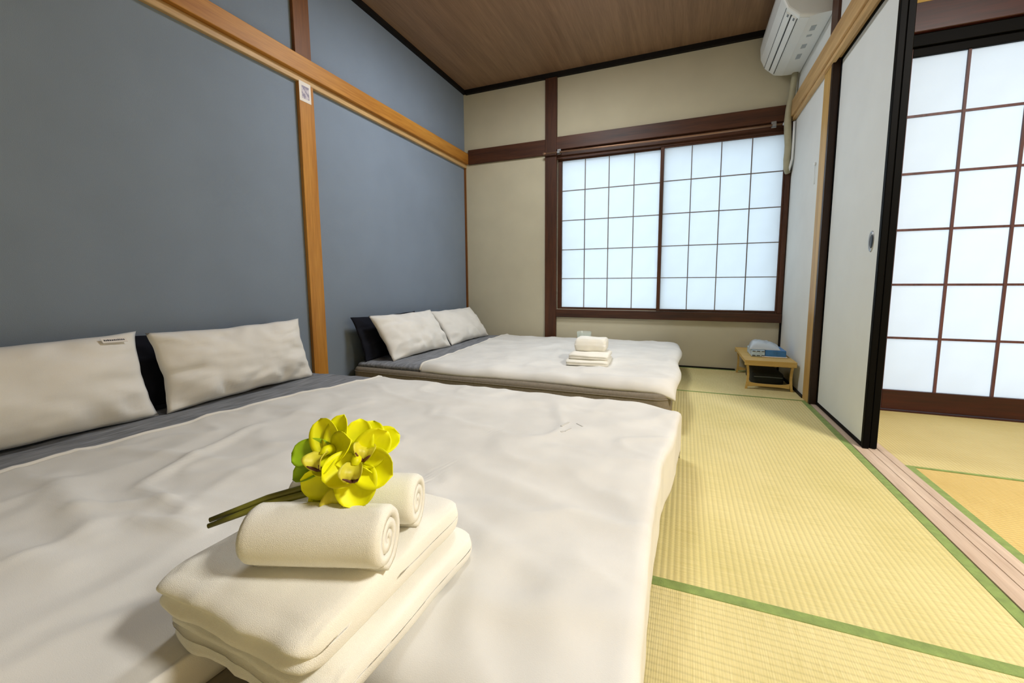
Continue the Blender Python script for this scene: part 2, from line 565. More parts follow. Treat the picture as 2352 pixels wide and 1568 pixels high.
# ---- adjoining room: rails above the screens, post
trim(B(XT, X2, D2 - 0.05, D2 - 0.005, 1.828, 1.958, 0.003, 1), 'maroon_x', 'dark maroon rail above the side screens')
trim(B(2.80, X2, D2 - 0.03, D2 + 0.10, 1.772, 1.828, 0.002, 1), 'black_wood')
trim(B(XT, 2.862, D2 - 0.03, D2 + 0.03, 0.0, 1.772, 0.002, 1), 'maroon_z')
trim(B(2.862, X2, D2 - 0.03, D2 + 0.06, -0.03, 0.006), 'maroon_x')

# ---- shoji windows: sash > paper panes, lattice bars, rails, stiles
def shoji(parent, x0, x1, z0, z1, y, cols, rows, st, rt, rb, bar, mp, mb, mf_z, mf_x, top=None, thick=0.026):
    """paper area x0..x1, z0..z1 in the plane y; stiles/rails outside it"""
    s = obj('sash', box(box(bmesh.new(), x0 - st[0], x0, y - thick / 2, y + thick / 2, z0 - rb, z1 + rt, 0.0015, 1),
                        x1, x1 + st[1], y - thick / 2, y + thick / 2, z0 - rb, z1 + rt, 0.0015, 1), mf_z, parent)
    obj('rail', B(x0, x1, y - thick / 2, y + thick / 2, z1, z1 + rt, 0.0015, 1), top or mf_x, s)
    obj('rail', B(x0, x1, y - thick / 2, y + thick / 2, z0 - rb, z0, 0.0015, 1), mf_x, s)
    cw, rh = (x1 - x0) / cols, (z1 - z0) / rows
    pm = None
    for c in range(cols):
        for r in range(rows):
            if pm is None:
                o = obj('paper_pane', B(0, cw, 0.0, 0.0008, 0, rh), mp, s)
                pm = o.data
            else:
                o = link('paper_pane', pm, s)
            o.location = (x0 + c * cw, y + 0.003, z0 + r * rh)
    for c in range(1, cols):
        jz = random.uniform(-0.002, 0.002)
        obj('lattice_bar', B(x0 + c * cw - bar / 2 + jz, x0 + c * cw + bar / 2 + jz, y - 0.007, y + 0.002, z0, z1), mb, s)
    for r in range(1, rows):
        obj('lattice_bar', B(x0, x1, y - 0.005, y + 0.0025, z0 + r * rh - bar / 2, z0 + r * rh + bar / 2), mb, s)
    return s
w1 = struct(empty('window_1', (0, 0, 0)), 'two-panel shoji window with white paper and thin lattice')
shoji(w1, 0.924, 1.716, 0.456, 1.690, D + 0.036, 4, 5, (0.034, 0.030), 0.012, 0.016, 0.0065, 'paper_cool', 'lattice', 'brown_z', 'brown_x')
shoji(w1, 1.744, 2.540, 0.456, 1.690, D + 0.008, 4, 5, (0.026, 0.013), 0.012, 0.016, 0.0065, 'paper_cool', 'lattice', 'brown_z', 'brown_x')
w2 = struct(empty('window_2', (0, 0, 0)), 'tall side shoji screens with maroon lattice')
shoji(w2, 2.903, 3.753, 0.108, 1.734, D2, 4, 6, (0.040, 0.030), 0.038, 0.100, 0.011, 'paper_warm', 'maroon_z', 'maroon_z', 'maroon_x', 'black_wood')
shoji(w2, 3.760, 4.560, 0.108, 1.734, D2 + 0.032, 4, 6, (0.030, 0.040), 0.038, 0.100, 0.011, 'paper_warm', 'maroon_z', 'maroon_z', 'maroon_x', 'black_wood')

# ---- sliding fusuma doors
def fusuma(nm, x0, x1, y0, y1, label, pull=True):
    d = struct(empty(nm, (0, 0, 0)), label)
    z0, z1, s = 0.004, 1.776, 0.022
    obj('panel', B(x0 + 0.003, x1 - 0.003, y0 + s, y1 - s, z0 + 0.018, z1 - 0.018), 'fusuma', d)
    for a, b in ((y0, y0 + s), (y1 - s, y1)):
        obj('stile', B(x0, x1, a, b, z0, z1, 0.0025, 1), 'black_wood', d)
    for a, b in ((z0, z0 + 0.018), (z1 - 0.018, z1)):
        obj('rail', B(x0, x1, y0 + s, y1 - s, a, b, 0.002, 1), 'black_wood', d)
    if pull:
        bm = lathe(bmesh.new(), [(0.0, -0.002), (0.022, -0.002), (0.024, 0.001), (0.030, 0.003), (0.031, 0.0), (0.031, -0.004)], 24)
        o = obj('finger_pull', bm, 'steel', d, True)
        o.rotation_euler = (0, -math.pi / 2, 0)
        o.scale = (1.35, 0.75, 1)
        o.location = (x0 + 0.003, y0 + 0.090, 0.826)
        bm = lathe(bmesh.new(), [(0.0, 0.001), (0.020, 0.001), (0.0215, -0.001), (0.0, -0.001)], 24)
        k = obj('pull_recess', bm, 'dark_steel', o, True)
    return d
fusuma('door_1', W + 0.024, W + 0.046, 1.968, 2.606, 'white sliding fusuma door with black frame')
fusuma('door_2', W + 0.0475, W + 0.072, 1.972, 2.606, 'second fusuma door stacked behind the first', False)

# ================================================================== BEDS
def rounded_slab(x0, x1, y0, y1, z0, z1, r, rz, n=8):
    """mattress: rounded in plan, soft top and bottom edge"""
    bm = bmesh.new()
    def ring(inset, z):
        vs = []
        rr = max(0.004, r - inset)
        for cx, cy, a0 in ((x1 - inset - rr, y1 - inset - rr, 0), (x0 + inset + rr, y1 - inset - rr, 90), (x0 + inset + rr, y0 + inset + rr, 180), (x1 - inset - rr, y0 + inset + rr, 270)):
            for k in range(n + 1):
                a = math.radians(a0 + 90 * k / n)
                vs.append(bm.verts.new((cx + rr * math.cos(a), cy + rr * math.sin(a), z)))
        return vs
    prof = []
    for k in range(5):
        a = math.pi / 2 * k / 4
        prof.append((rz * (1 - math.sin(a)), z0 + rz * (1 - math.cos(a))))
    for k in range(5):
        a = math.pi / 2 * k / 4
        prof.append((rz * (1 - math.cos(a)), z1 - rz * (1 - math.sin(a))))
    rings = [ring(i, z) for i, z in prof]
    for a, b in zip(rings, rings[1:]):
        for k in range(len(a)):
            k2 = (k + 1) % len(a)
            bm.faces.new((a[k], a[k2], b[k2], b[k]))
    bm.faces.new(rings[0])
    bm.faces.new(rings[-1])
    return bm

MT = 0.168     # mattress top
def mattress(x0, x1, y0, y1, label):
    o = obj('mattress', rounded_slab(0, x1 - x0, 0, y1 - y0, 0.0, MT, 0.07, 0.022), 'mattress', None, True, (x0, y0, 0.002))
    tag(o, label, 'mattress')
    bm = bmesh.new()
    pts = []
    r, n_ = 0.07, 6
    L, Wd = x1 - x0, y1 - y0
    for cx, cy, a0 in ((L - r, Wd - r, 0), (r, Wd - r, 90), (r, r, 180), (L - r, r, 270)):
        for k in range(n_ + 1):
            a = math.radians(a0 + 90 * k / n_)
            pts.append((cx + (r + 0.001) * math.cos(a), cy + (r + 0.001) * math.sin(a), MT - 0.024))
    pts.append(pts[0])
    tube(bm, pts, 0.003, 6, False)
    obj('edge_piping', bm, 'mattress', o, True)
    return o
mattress(0.07, 1.850, 0.125, 1.60, 'taupe mattress under the near bed, showing below its white duvet')
mattress(0.07, 1.885, 1.868, 3.30, 'taupe mattress of the far bed by the window wall')

def crease_fn(creases):
    def f(x, y):
        s = 0.0
        for (ax, ay, bx, by, amp, wd) in creases:
            dx, dy = bx - ax, by - ay
            L2 = dx * dx + dy * dy
            t = ((x - ax) * dx + (y - ay) * dy) / L2
            tc = max(0.0, min(1.0, t))
            px, py = ax + tc * dx, ay + tc * dy
            px += 0.012 * fbm(px * 3, py * 3, 5.0, 2.0, 2)
            d2 = (x - px) ** 2 + (y - py) ** 2
            s += amp * math.exp(-d2 / (wd * wd)) * (0.55 + 0.45 * math.sin(math.pi * min(1, max(0, tc * 0.9 + 0.05))))
        return s
    return f

SURF = {}
def duvet(label, fold, xr, yn, yf, seed, creases, drape, puff=0.040, nu=150, nv=130, near_cut=None, corner=None):
    """fold(y): x of the turn-down line; xr(y): foot edge; yn(x), yf(x): side edges; drape: how far the foot edge hangs"""
    root = empty('duvet', (1.0, (yn(1.0) + yf(1.0)) / 2, MT))
    off = Vector(root.location)
    cf = crease_fn(creases)
    def height(x, y, ya, yb, xf):
        e = min(1.0, max(0.0, min(y - ya, yb - y)) / 0.055)
        ex = min(1.0, max(0.0, xf - x) / 0.06)
        side = math.sqrt(max(0, 1 - (1 - e) ** 2)) * 0.75 + 0.25
        foot = math.sqrt(max(0, 1 - (1 - ex) ** 2)) * 0.75 + 0.25
        w = 0.0055 * fbm(x, y, seed, 2.2, 3) + 0.0030 * fbm(x * 0.6, y, seed + 9, 7.0, 3)
        rg = 1 - abs(fbm(x + 0.3 * y, y * 0.8, seed + 3, 2.6, 2))
        w += 0.0045 * max(0, rg - 0.72) / 0.28
        r2 = 1 - abs(fbm(0.7 * x - 0.5 * y, x * 0.5 + y, seed + 14, 4.0, 2))
        w += 0.005 * max(0, r2 - 0.8) / 0.2
        w += 1.3 * cf(x, y)
        return MT + 0.003 + max(0.006, (puff + w) * side * foot)
    def top(u, v):
        # u along the length (head to foot), v across (near to far)
        xm = 0.4 + 1.5 * u
        ya, yb = yn(xm), yf(xm)
        y = ya + (yb - ya) * v
        xa, xb = fold(y), xr(y)
        L = xb - xa
        s = u * (L + drape)
        if s <= L:
            x = xa + s
            z = height(x, y, ya, yb, xb + (0.0 if drape == 0 else 0.06))
            if corner:
                z -= corner(x, y)
            return Vector((x, y, z))
        d = s - L
        a = min(1.0, d / 0.03)
        wob = 0.007 * fbm(y, 0.0, seed + 5, 6.0, 2)
        x = xb + 0.022 * math.sin(a * math.pi / 2) + wob * a
        zt = height(xb, y, ya, yb, xb + 0.06)
        z = zt - 0.016 * (1 - math.cos(a * math.pi / 2)) - max(0, d - 0.03) * 0.92
        if corner:
            z -= corner(x, y)
        return Vector((x, y, max(0.012, z)))
    def T(u, v):
        return top(u, v) - off
    def Bo(u, v):
        p = top(u, v)
        if drape and u > 0.86:
            q = top(min(1, u + 1e-3), v) - top(u - 1e-3, v)
            k = sstep(0.86, 0.94, u)
            nrm = Vector((-q.z, 0, q.x))
            if nrm.length > 1e-9:
                nrm.normalize()
            flat = Vector((p.x, p.y, max(MT + 0.003, p.z - 0.045) if p.x < 1.84 else p.z - 0.02))
            side = p - nrm * 0.016
            return flat.lerp(side, k) - off
        return Vector((p.x, p.y, min(p.z - 0.004, MT + 0.0035))) - off
    if drape == 0:
        def Bo(u, v):
            p = top(u, v)
            lo = max(MT + 0.0035, p.z - 0.05)
            if corner:
                lo = min(lo, p.z - 0.012)
            return Vector((p.x, p.y, min(p.z - 0.004, lo))) - off
    obj('white_cover', sheet(bmesh.new(), T, Bo, nu, nv), 'sheet_white', root, True)
    # grey turned-down band towards the pillows
    def Tg(u, v):
        xm = 0.4
        ya, yb = yn(xm), yf(xm) + 0.0
        y = ya + 0.004 + (yb - ya - 0.008) * v
        xb = fold(y) - 0.003
        xa = 0.10 + 0.012 * math.sin(y * 7)
        x = xa + (xb - xa) * u
        e = min(1.0, max(0.0, min(y - ya, yb - y)) / 0.05)
        w = 0.004 * fbm(x * 2.5, y * 0.8, seed + 20, 5.0, 3) + 0.002 * fbm(x * 3, y, seed + 22, 9.0, 2)
        return Vector((x, y, MT + 0.003 + max(0.005, (0.024 + 0.010 * u + w) * (0.3 + 0.7 * math.sqrt(1 - (1 - e) ** 2))))) - off
    def Bg(u, v):
        p = Tg(u, v)
        return Vector((p.x, p.y, MT + 0.003 - off.z))
    gb = obj('grey_turned_down_band', sheet(bmesh.new(), Tg, Bg, 26, 110), 'sheet_grey', root, True)
    gb['label'] = 'heather grey turned-down band'
    # white piping along the turn-down
    bm = bmesh.new()
    pts = []
    for j in range(81):
        v = j / 80
        p = T(0.0, v)
        pts.append((p.x - 0.002, p.y, p.z - 0.001 + 0.001))
    tube(bm, pts, 0.0065, 8)
    obj('hem_piping', bm, 'sheet_white', root, True)
    tag(root, label, 'duvet')
    SURF[root.name] = lambda x, y: height(x, y, yn(x), yf(x), xr(y) + 0.06) - (corner(x, y) if corner else 0.0)
    return root

def fold1(y):
    return 0.400 + 0.015 * sstep(0.4, 0.8, y) + 0.125 * sstep(0.75, 1.62, y) + 0.004 * math.sin(y * 9)
def near1(x):
    # the side next to the photographer steps back beneath the towels
    return 0.13 + 0.215 * sstep(1.272, 1.312, x) + 0.012 * math.sin(x * 11)
cr1 = [  # creases (ax, ay, bx, by, height, width)
    (0.78, 0.52, 0.66, 0.86, 0.010, 0.018), (0.80, 0.50, 1.02, 0.47, 0.009, 0.016), (0.92, 0.48, 0.80, 0.40, 0.008, 0.02),
    (0.95, 0.42, 1.12, 0.44, 0.010, 0.016), (0.55, 0.45, 0.95, 0.36, 0.009, 0.03), (0.60, 1.0, 0.95, 1.05, 0.005, 0.02),
    (0.85, 0.78, 1.1, 0.98, 0.006, 0.03), (1.30, 0.75, 1.75, 0.55, 0.008, 0.03), (1.45, 0.85, 1.85, 0.72, 0.006, 0.03),
    (1.60, 0.45, 1.86, 0.52, 0.008, 0.028), (1.55, 1.1, 1.80, 1.35, 0.005, 0.05), (0.9, 1.3, 1.4, 1.42, 0.004, 0.05),
    (1.62, 0.62, 1.70, 0.36, 0.006, 0.03), (0.48, 0.60, 0.80, 0.66, 0.006, 0.02), (0.62, 0.25, 1.0, 0.30, 0.008, 0.03)]
d1 = duvet('white duvet with a grey turned-down band on the near bed, under the flowers', fold1,
      lambda y: 1.868 + 0.006 * math.sin(y * 6) + 0.040 * sstep(1.0, 1.6, y), near1,
      lambda x: 1.612 + 0.006 * math.sin(x * 8) + 0.0 * x, 3.0, cr1, 0.175,
      corner=lambda x, y: 0.030 * sstep(1.74, 1.92, x) * sstep(1.46, 1.61, y))
cr2 = [(0.9, 2.0, 1.7, 2.1, 0.006, 0.05), (1.5, 2.2, 1.8, 2.9, 0.005, 0.06), (0.8, 2.5, 1.2, 3.0, 0.004, 0.06), (1.5, 1.95, 1.85, 1.98, 0.008, 0.03)]
d2 = duvet('white duvet with a grey turned-down band on the far bed', lambda y: 0.555 - 0.075 * sstep(1.9, 3.3, y) + 0.004 * math.sin(y * 8),
      lambda y: 1.915 + 0.010 * math.sin(y * 9) , lambda x: 1.890 + 0.008 * math.sin(x * 7) - 0.0 * x,
      lambda x: 3.325 + 0.006 * math.sin(x * 6), 11.0, cr2, 0.0, nu=110, nv=90,
      corner=lambda x, y: 0.030 * sstep(1.80, 1.93, x) * sstep(2.02, 1.88, y))

# ---- pillows
def pillow_mesh(w, h, t, seed, wr=1.0):
    bm = bmesh.new()
    nu, nv = 44, 32
    def P(u, v, s):
        a, b = 2 * u - 1, 2 * v - 1
        pin = 0.055
        y = w / 2 * a * (1 - pin * (1 - b * b)) 
        z = h / 2 * b * (1 - pin * 1.3 * (1 - a * a))
        th = t / 2 * max(0, 1 - abs(a) ** 2.6) ** 0.55 * max(0, 1 - abs(b) ** 2.4) ** 0.6
        edge = max(abs(a), abs(b))
        n1 = fbm(a * 1.3, b * 1.1, seed + s, 1.8, 3) * 0.007 * wr
        # gathers radiating from the edges
        n2 = 0.006 * wr * sstep(0.35, 0.95, edge) * math.sin(10 * (a if abs(b) > abs(a) else b) + 3 * fbm(a, b, seed, 2.0, 2))
        n2 += 0.006 * wr * sstep(-0.15, -0.8, b) * math.sin(15 * a + 2.5 * b + 4 * fbm(a, b, seed + 7, 1.5, 2))
        k = 1.0 if edge < 0.999 else 0.0
        y += 0.006 * fbm(b, s, seed + 2, 2.0, 2) * abs(a)
        z += 0.006 * fbm(a, s, seed + 4, 2.0, 2) * abs(b)
        return Vector((s * (th + (n1 + n2) * k * (1 - edge ** 8)) , y, z))
    def T(u, v): return P(u, v, 1)
    def Bo(u, v): return P(u, v, -1) if 0 < u < 1 and 0 < v < 1 else P(u, v, 1)
    sheet(bm, T, Bo, nu, nv)
    bmesh.ops.remove_doubles(bm, verts=bm.verts[:], dist=0.0004)
    return bm
def pillow(label, mat, y, xb, zb, xt, zt, w, t, seed, group=None, rz=0.0, wr=1.0, name='pillow'):
    """leans from the bottom edge (xb, zb) to the top edge (xt, zt)"""
    h = math.hypot(xt - xb, zt - zb)
    lean = math.atan2(xt - xb, zt - zb)
    o = obj(name, pillow_mesh(w, h, t, seed, wr), mat, None, True, ((xb + xt) / 2, y, (zb + zt) / 2))
    o.rotation_euler = (0, lean, rz)
    return tag(o, label, 'pillow', group)
pa = pillow('white pillow nearest the camera with a small printed tag', 'pillow_white', 0.515, 0.188, 0.200, 0.100, 0.500, 0.660, 0.140, 1.0)
pb = pillow('white pillow of the near bed beside the golden post', 'pillow_white', 1.185, 0.192, 0.200, 0.112, 0.492, 0.645, 0.125, 6.0, rz=0.02, wr=1.5)
pillow('dark navy pillow showing in the gap between the two near white pillows', 'navy', 1.115, 0.085, 0.204, 0.034, 0.478, 0.640, 0.045, 3.0)
pillow('white pillow of the far bed with a dark pillow behind it', 'pillow_white', 2.290, 0.320, 0.200, 0.140, 0.470, 0.640, 0.128, 15.0, rz=-0.02, wr=1.4)
pillow('white pillow of the far bed in the corner by the window wall', 'pillow_white', 2.945, 0.315, 0.202, 0.125, 0.455, 0.630, 0.128, 21.0)
pillow('dark navy pillow leaning on the blue wall at the far bed', 'navy', 2.235, 0.150, 0.196, 0.045, 0.462, 0.640, 0.055, 27.0)
# printed tag on the near pillow
tg = obj('tag', B(-0.0006, 0.0006, -0.036, 0.036, -0.010, 0.010), 'card', pa)
tg.location = (0.0335, 0.250, 0.126)
tg.rotation_euler = (0, -0.44, 0.185)
bm = bmesh.new()
xx = -0.030
for k in range(11):
    ww = random.uniform(0.003, 0.0055)
    box(bm, 0.0006, 0.0009, xx, xx + ww, -0.003, 0.002 + random.uniform(0, 0.0015))
    xx += ww + 0.0013
obj('print', bm, 'ink', tg)

# ================================================================== TOWELS
def towel_mesh(sx, sy, sz, layers, seed, nn=(30, 34, 12)):
    """folded towel, layer edges showing on the -y end, folds rounded elsewhere"""
    bm = bmesh.new()
    nx, ny, nz = nn
    def shape(a, b, c):
        # a,b,c in -1..1 on the cube surface
        p = 13.0
        k = 1.0 / max(1e-6, (abs(a) ** p + abs(b) ** p + abs(c) ** p) ** (1 / p)) if max(abs(a), abs(b), abs(c)) > 0.999 else 1.0
        x, y, z = a * k, b * k, c * k
        x, y, z = x * sx / 2, y * sy / 2, z * sz / 2 + sz / 2
        groove = 0.5 + 0.5 * math.cos(2 * math.pi * layers * (c + 1) / 2)
        f = sstep(-0.75, -1.0, b)
        y += f * 0.008 * groove
        fl = sstep(-0.85, -1.0, a)
        x += fl * 0.005 * groove
        fr = sstep(0.9, 1.0, a) * sstep(0.2, 1.0, abs(c))
        x -= fr * 0.004
        nz_ = 0.0045 * fbm(x, y, seed, 7.0, 3)
        if c > 0:
            z += nz_ * (0.4 + 0.6 * c) - 0.004 * sstep(0.75, 1.0, abs(b)) - 0.003 * sstep(0.75, 1.0, abs(a))
        y += f * 0.005 * fbm(x, z, seed + 4, 18.0, 2)
        x += 0.003 * fbm(y, z, seed + 6, 9.0, 2)
        return Vector((x, y, max(0.0, z)))
    verts = {}
    def V(a, b, c):
        key = (round(a, 5), round(b, 5), round(c, 5))
        if key not in verts:
            verts[key] = bm.verts.new(shape(a, b, c))
        return verts[key]
    def face(fn, n1, n2):
        for i in range(n1):
            for j in range(n2):
                q = [(-1 + 2 * i / n1, -1 + 2 * j / n2), (-1 + 2 * (i + 1) / n1, -1 + 2 * j / n2), (-1 + 2 * (i + 1) / n1, -1 + 2 * (j + 1) / n2), (-1 + 2 * i / n1, -1 + 2 * (j + 1) / n2)]
                bm.faces.new([V(*fn(s, t)) for s, t in q])
    face(lambda s, t: (s, t, 1), nx, ny)
    face(lambda s, t: (s, t, -1), nx, ny)
    face(lambda s, t: (s, 1, t), nx, nz)
    face(lambda s, t: (s, -1, t), nx, nz)
    face(lambda s, t: (1, s, t), ny, nz)
    face(lambda s, t: (-1, s, t), ny, nz)
    return bm
def towel(label, x, y, z, sx, sy, sz, rz, layers, seed, group=None, nn=(30, 34, 18)):
    o = obj('folded_towel', towel_mesh(sx, sy, sz, layers, seed, nn), 'towel', None, True, (x, y, z))
    o.rotation_euler = (0, 0, rz)
    return tag(o, label, 'towel', group)
def roll_mesh(length, R, turns, thick, seed):
    """towel rolled to a spiral, axis along x"""
    bm = bmesh.new()
    N = int(turns * 22)
    prof_o, prof_i = [], []
    for k in range(N + 1):
        a = 2 * math.pi * turns * k / N
        r = R - (thick * 1.06) * a / (2 * math.pi)
        r = max(r, thick * 0.6)
        aa = a - math.pi * 0.55
        prof_o.append((r * math.cos(aa), r * math.sin(aa)))
        ri = max(r - thick, 0.001)
        prof_i.append((ri * math.cos(aa), ri * math.sin(aa)))
    nl = 26
    def sag(y, z):
        # rests on its base: slightly flattened
        z = z + R
        if z < R * 0.18:
            z = R * 0.18 + (z - R * 0.18) * 0.1
        return y, max(0.0, z - R * 0.162)
    def ringset(prof, io):
        rows = []
        for i in range(nl + 1):
            t = i / nl
            x = -length / 2 + length * t
            e = min(t, 1 - t)
            rd = 1 - 0.10 * (1 - min(1, e / 0.05)) ** 2
            row = []
            for j, (py, pz) in enumerate(prof):
                fr = j / len(prof)
                xx = x * (1 - 0.018 * fr) if e < 0.03 else x
                f = 1 + (0.012 * fbm(x * 8, py * 20, seed, 1.0, 2) if io else 0)
                sy_, sz_ = sag(py * f * (rd if io else 1), pz * f * (rd if io else 1))
                row.append(bm.verts.new((xx, sy_, sz_)))
            rows.append(row)
        return rows
    O = ringset(prof_o, True)
    I = ringset(prof_i, False)
    for i in range(nl):
        for j in range(N):
            bm.faces.new((O[i][j], O[i + 1][j], O[i + 1][j + 1], O[i][j + 1]))
            bm.faces.new((I[i][j], I[i][j + 1], I[i + 1][j + 1], I[i + 1][j]))
    for i in range(nl):
        bm.faces.new((O[i][0], I[i][0], I[i + 1][0], O[i + 1][0]))
        bm.faces.new((O[i][N], O[i + 1][N], I[i + 1][N], I[i][N]))
    for j in range(N):
        bm.faces.new((O[0][j], O[0][j + 1], I[0][j + 1], I[0][j]))
        bm.faces.new((O[nl][j], I[nl][j], I[nl][j + 1], O[nl][j + 1]))
    return bm
def roll(label, x, y, z, length, R, turns, rz, seed):
    o = obj('rolled_towel', roll_mesh(length, R, turns, R / (turns + 0.25), seed), 'towel', None, True, (x, y, z))
    o.rotation_euler = (0, 0, rz)
    return tag(o, label, 'towel')
TZ = MT + 0.046
towel('lower white bath towel folded on the near bed, bottom of the stack', 1.468, 0.424, TZ, 0.288, 0.305, 0.046, -0.04, 3, 1.0)
towel('upper white bath towel folded on the near bed beneath the rolled towels', 1.458, 0.416, TZ + 0.047, 0.268, 0.306, 0.052, -0.02, 2, 8.0)
TZ2 = TZ + 0.099
roll('white rolled towel in front on the near stack, its spiral end facing right', 1.512, 0.355, TZ2, 0.174, 0.046, 3.2, 0.33, 2.0)
roll('white rolled towel at the back of the near stack, behind the flowers', 1.487, 0.443, TZ2, 0.182, 0.044, 3.2, 0.34, 5.0)
Z2 = MT + 0.045
towel('lower white towel of the small stack on the far bed', 1.435, 2.285, Z2, 0.235, 0.25, 0.034, 0.06, 2, 31.0, nn=(20, 20, 10))
towel('upper folded white towel of the small stack on the far bed', 1.440, 2.290, Z2 + 0.034, 0.220, 0.23, 0.032, 0.05, 2, 37.0, nn=(20, 20, 10))
towel('white towel folded thick on top of the small stack on the far bed', 1.435, 2.330, Z2 + 0.066, 0.180, 0.15, 0.072, 0.05, 1, 41.0, nn=(20, 20, 10))

# ================================================================== ORCHIDS
bq = empty('orchid_bouquet', (1.48, 0.38, TZ2 + 0.08))
bo = Vector(bq.location)
def petal_mesh(L, Wd, cup, curl, seed):
    bm = bmesh.new()
    def P(u, v, s):
        t = u
        a = 2 * v - 1
        wv = 0.66 * Wd * max(0.0, 1 - abs(2 * t ** 0.85 - 1) ** 2.2) ** 0.5
        wv = max(wv, 0.0012)
        y = a * wv
        x = L * t
        z = cup * Wd * (a * a) * (wv / (Wd / 2)) + curl * L * t * t + 0.06 * Wd * math.sin(3 * t + seed) * a
        return Vector((x, y, z + s * 0.0007))
    sheet(bm, lambda u, v: P(u, v, 1), lambda u, v: P(u, v, -1), 12, 8)
    return bm
PET = {}
def petal(parent, basis, centre, ang, L, Wd, mat, tilt, seed):
    """ang in the bloom plane (degrees), tilt bends it out of the plane towards the viewer"""
    r, u, nrm = basis
    d = math.cos(math.radians(ang)) * r + math.sin(math.radians(ang)) * u
    d = (math.cos(tilt) * d + math.sin(tilt) * nrm).normalized()
    side = nrm.cross(d).normalized()
    up = d.cross(side).normalized()
    o = obj('petal', petal_mesh(L * 1.12, Wd, 0.22, 0.10, seed), mat, parent, True)
    m = Matrix(((d.x, side.x, up.x, 0), (d.y, side.y, up.y, 0), (d.z, side.z, up.z, 0), (0, 0, 0, 1)))
    m.translation = centre
    o.matrix_local = m
    return o
def bloom(centre, facing, petals, seed, lip=True):
    nrm = facing.normalized()
    r = CR - CR.dot(nrm) * nrm
    r.normalize()
    u = nrm.cross(r)
    c = centre - bo
    bm = bmesh.new()
    # column and frilled lip
    def LP(a, b, s):
        t, w = a, 2 * b - 1
        ww = 0.014 * (0.35 + 0.65 * math.sin(math.pi * min(1.0, 0.15 + 0.75 * t)))
        p = (0.024 * t) * (-u) + w * ww * r + nrm * (0.012 + 0.020 * math.sin(2.2 * t) - 0.012 * t * t + 0.012 * w * w + 0.002 * math.sin(9 * w + seed) * t)
        return c + p + nrm * s * 0.0008
    sheet(bm, lambda a, b: LP(a, b, 1), lambda a, b: LP(a, b, -1), 10, 10)
    o = obj('bloom', bm, 'lip', bq, True)
    bm = bmesh.new()
    tube(bm, [c + 0.004 * u, c + 0.006 * u + 0.008 * nrm, c + 0.002 * u + 0.016 * nrm, c - 0.004 * u + 0.020 * nrm], [0.006, 0.0065, 0.006, 0.004], 10)
    obj('column', bm, 'petal', o, True)
    if lip:
        bm = bmesh.new()
        tube(bm, [LP(0.95 - 0.12 * abs(t / 4 - 1) ** 2, 0.08 + 0.84 * t / 8, 1.4) for t in range(9)], [0.0008, 0.0016, 0.0022, 0.0024, 0.0020, 0.0024, 0.0022, 0.0016, 0.0008], 6)
        mk = obj('maroon_marking', bm, 'maroon', o, True)
        mk['label'] = 'maroon rim of the lip'
    for k, (ang, L, Wd, mat, tilt) in enumerate(petals):
        petal(o, (r, u, nrm), c - 0.001 * nrm, ang, L, Wd, mat, tilt, seed + k)
    return o
def pix(px, py, dist):
    """a point seen at photo pixel (px, py), dist metres deep; used once to lay out the bouquet"""
    a = (px - 1176 - 22.41) / FPX
    b = (py - 784 + 34.37) / FPX
    return CAM + dist * (a * CR - b * CU + CF)
def depth(p):
    return (Vector(p) - CAM).dot(CF)
base_d = depth((1.49, 0.385, TZ2 + 0.10))
up_l = (-CF + 0.55 * CU - 0.25 * CR)
up_r = (-CF + 0.35 * CU + 0.15 * CR)
dn = (-CF - 0.15 * CU + 0.0 * CR)
G, Y = 'petal_green', 'petal'
bloom(pix(764, 1044, base_d + 0.000), up_l, [(112, 0.046, 0.030, Y, 0.25), (72, 0.048, 0.028, Y, 0.2), (180, 0.048, 0.030, G, 0.15), (212, 0.050, 0.024, G, 0.0), (20, 0.040, 0.030, Y, 0.4), (280, 0.034, 0.026, Y, 0.5)], 1.0)
bloom(pix(824, 1062, base_d - 0.006), up_r, [(93, 0.050, 0.030, Y, 0.05), (48, 0.048, 0.034, Y, 0.15), (-18, 0.046, 0.040, Y, 0.2), (-84, 0.050, 0.040, Y, 0.05), (-150, 0.042, 0.034, Y, 0.35)], 4.0)
bloom(pix(788, 1104, base_d + 0.004), dn, [(165, 0.046, 0.034, Y, 0.3), (-122, 0.048, 0.040, Y, 0.1), (-62, 0.046, 0.038, Y, 0.15), (20, 0.048, 0.038, Y, 0.2), (90, 0.036, 0.030, Y, 0.5)], 7.0)
bloom(pix(842, 1034, base_d + 0.016), (-CF + 0.9 * CU + 0.4 * CR), [(90, 0.036, 0.03, Y, 0.3), (30, 0.042, 0.032, Y, 0.2), (150, 0.036, 0.028, Y, 0.2)], 9.0)
sd = depth((1.42, 0.325, TZ2 + 0.085))
for k, (ax, ay, bx, by, dz) in enumerate(((482, 1194, 742, 1108, 0.0), (478, 1208, 738, 1124, -0.006), (500, 1192, 750, 1116, 0.008))):
    a = pix(ax, ay, sd + dz) - bo
    b = pix(bx, by, base_d + 0.008 + dz) - bo
    mid = (a + b) / 2 + Vector((0, 0, 0.004))
    b2 = b + (b - a) * 0.18 + Vector((0, 0, 0.012))
    obj('stem', tube(bmesh.new(), [a, a.lerp(mid, 0.5), mid, mid.lerp(b, 0.5), b, b2], [0.0030, 0.0036, 0.0042, 0.0046, 0.0050, 0.0040], 8), 'stem', bq, True)
tag(bq, 'yellow green orchid blooms with olive stems lying on the rolled towels', 'flowers')

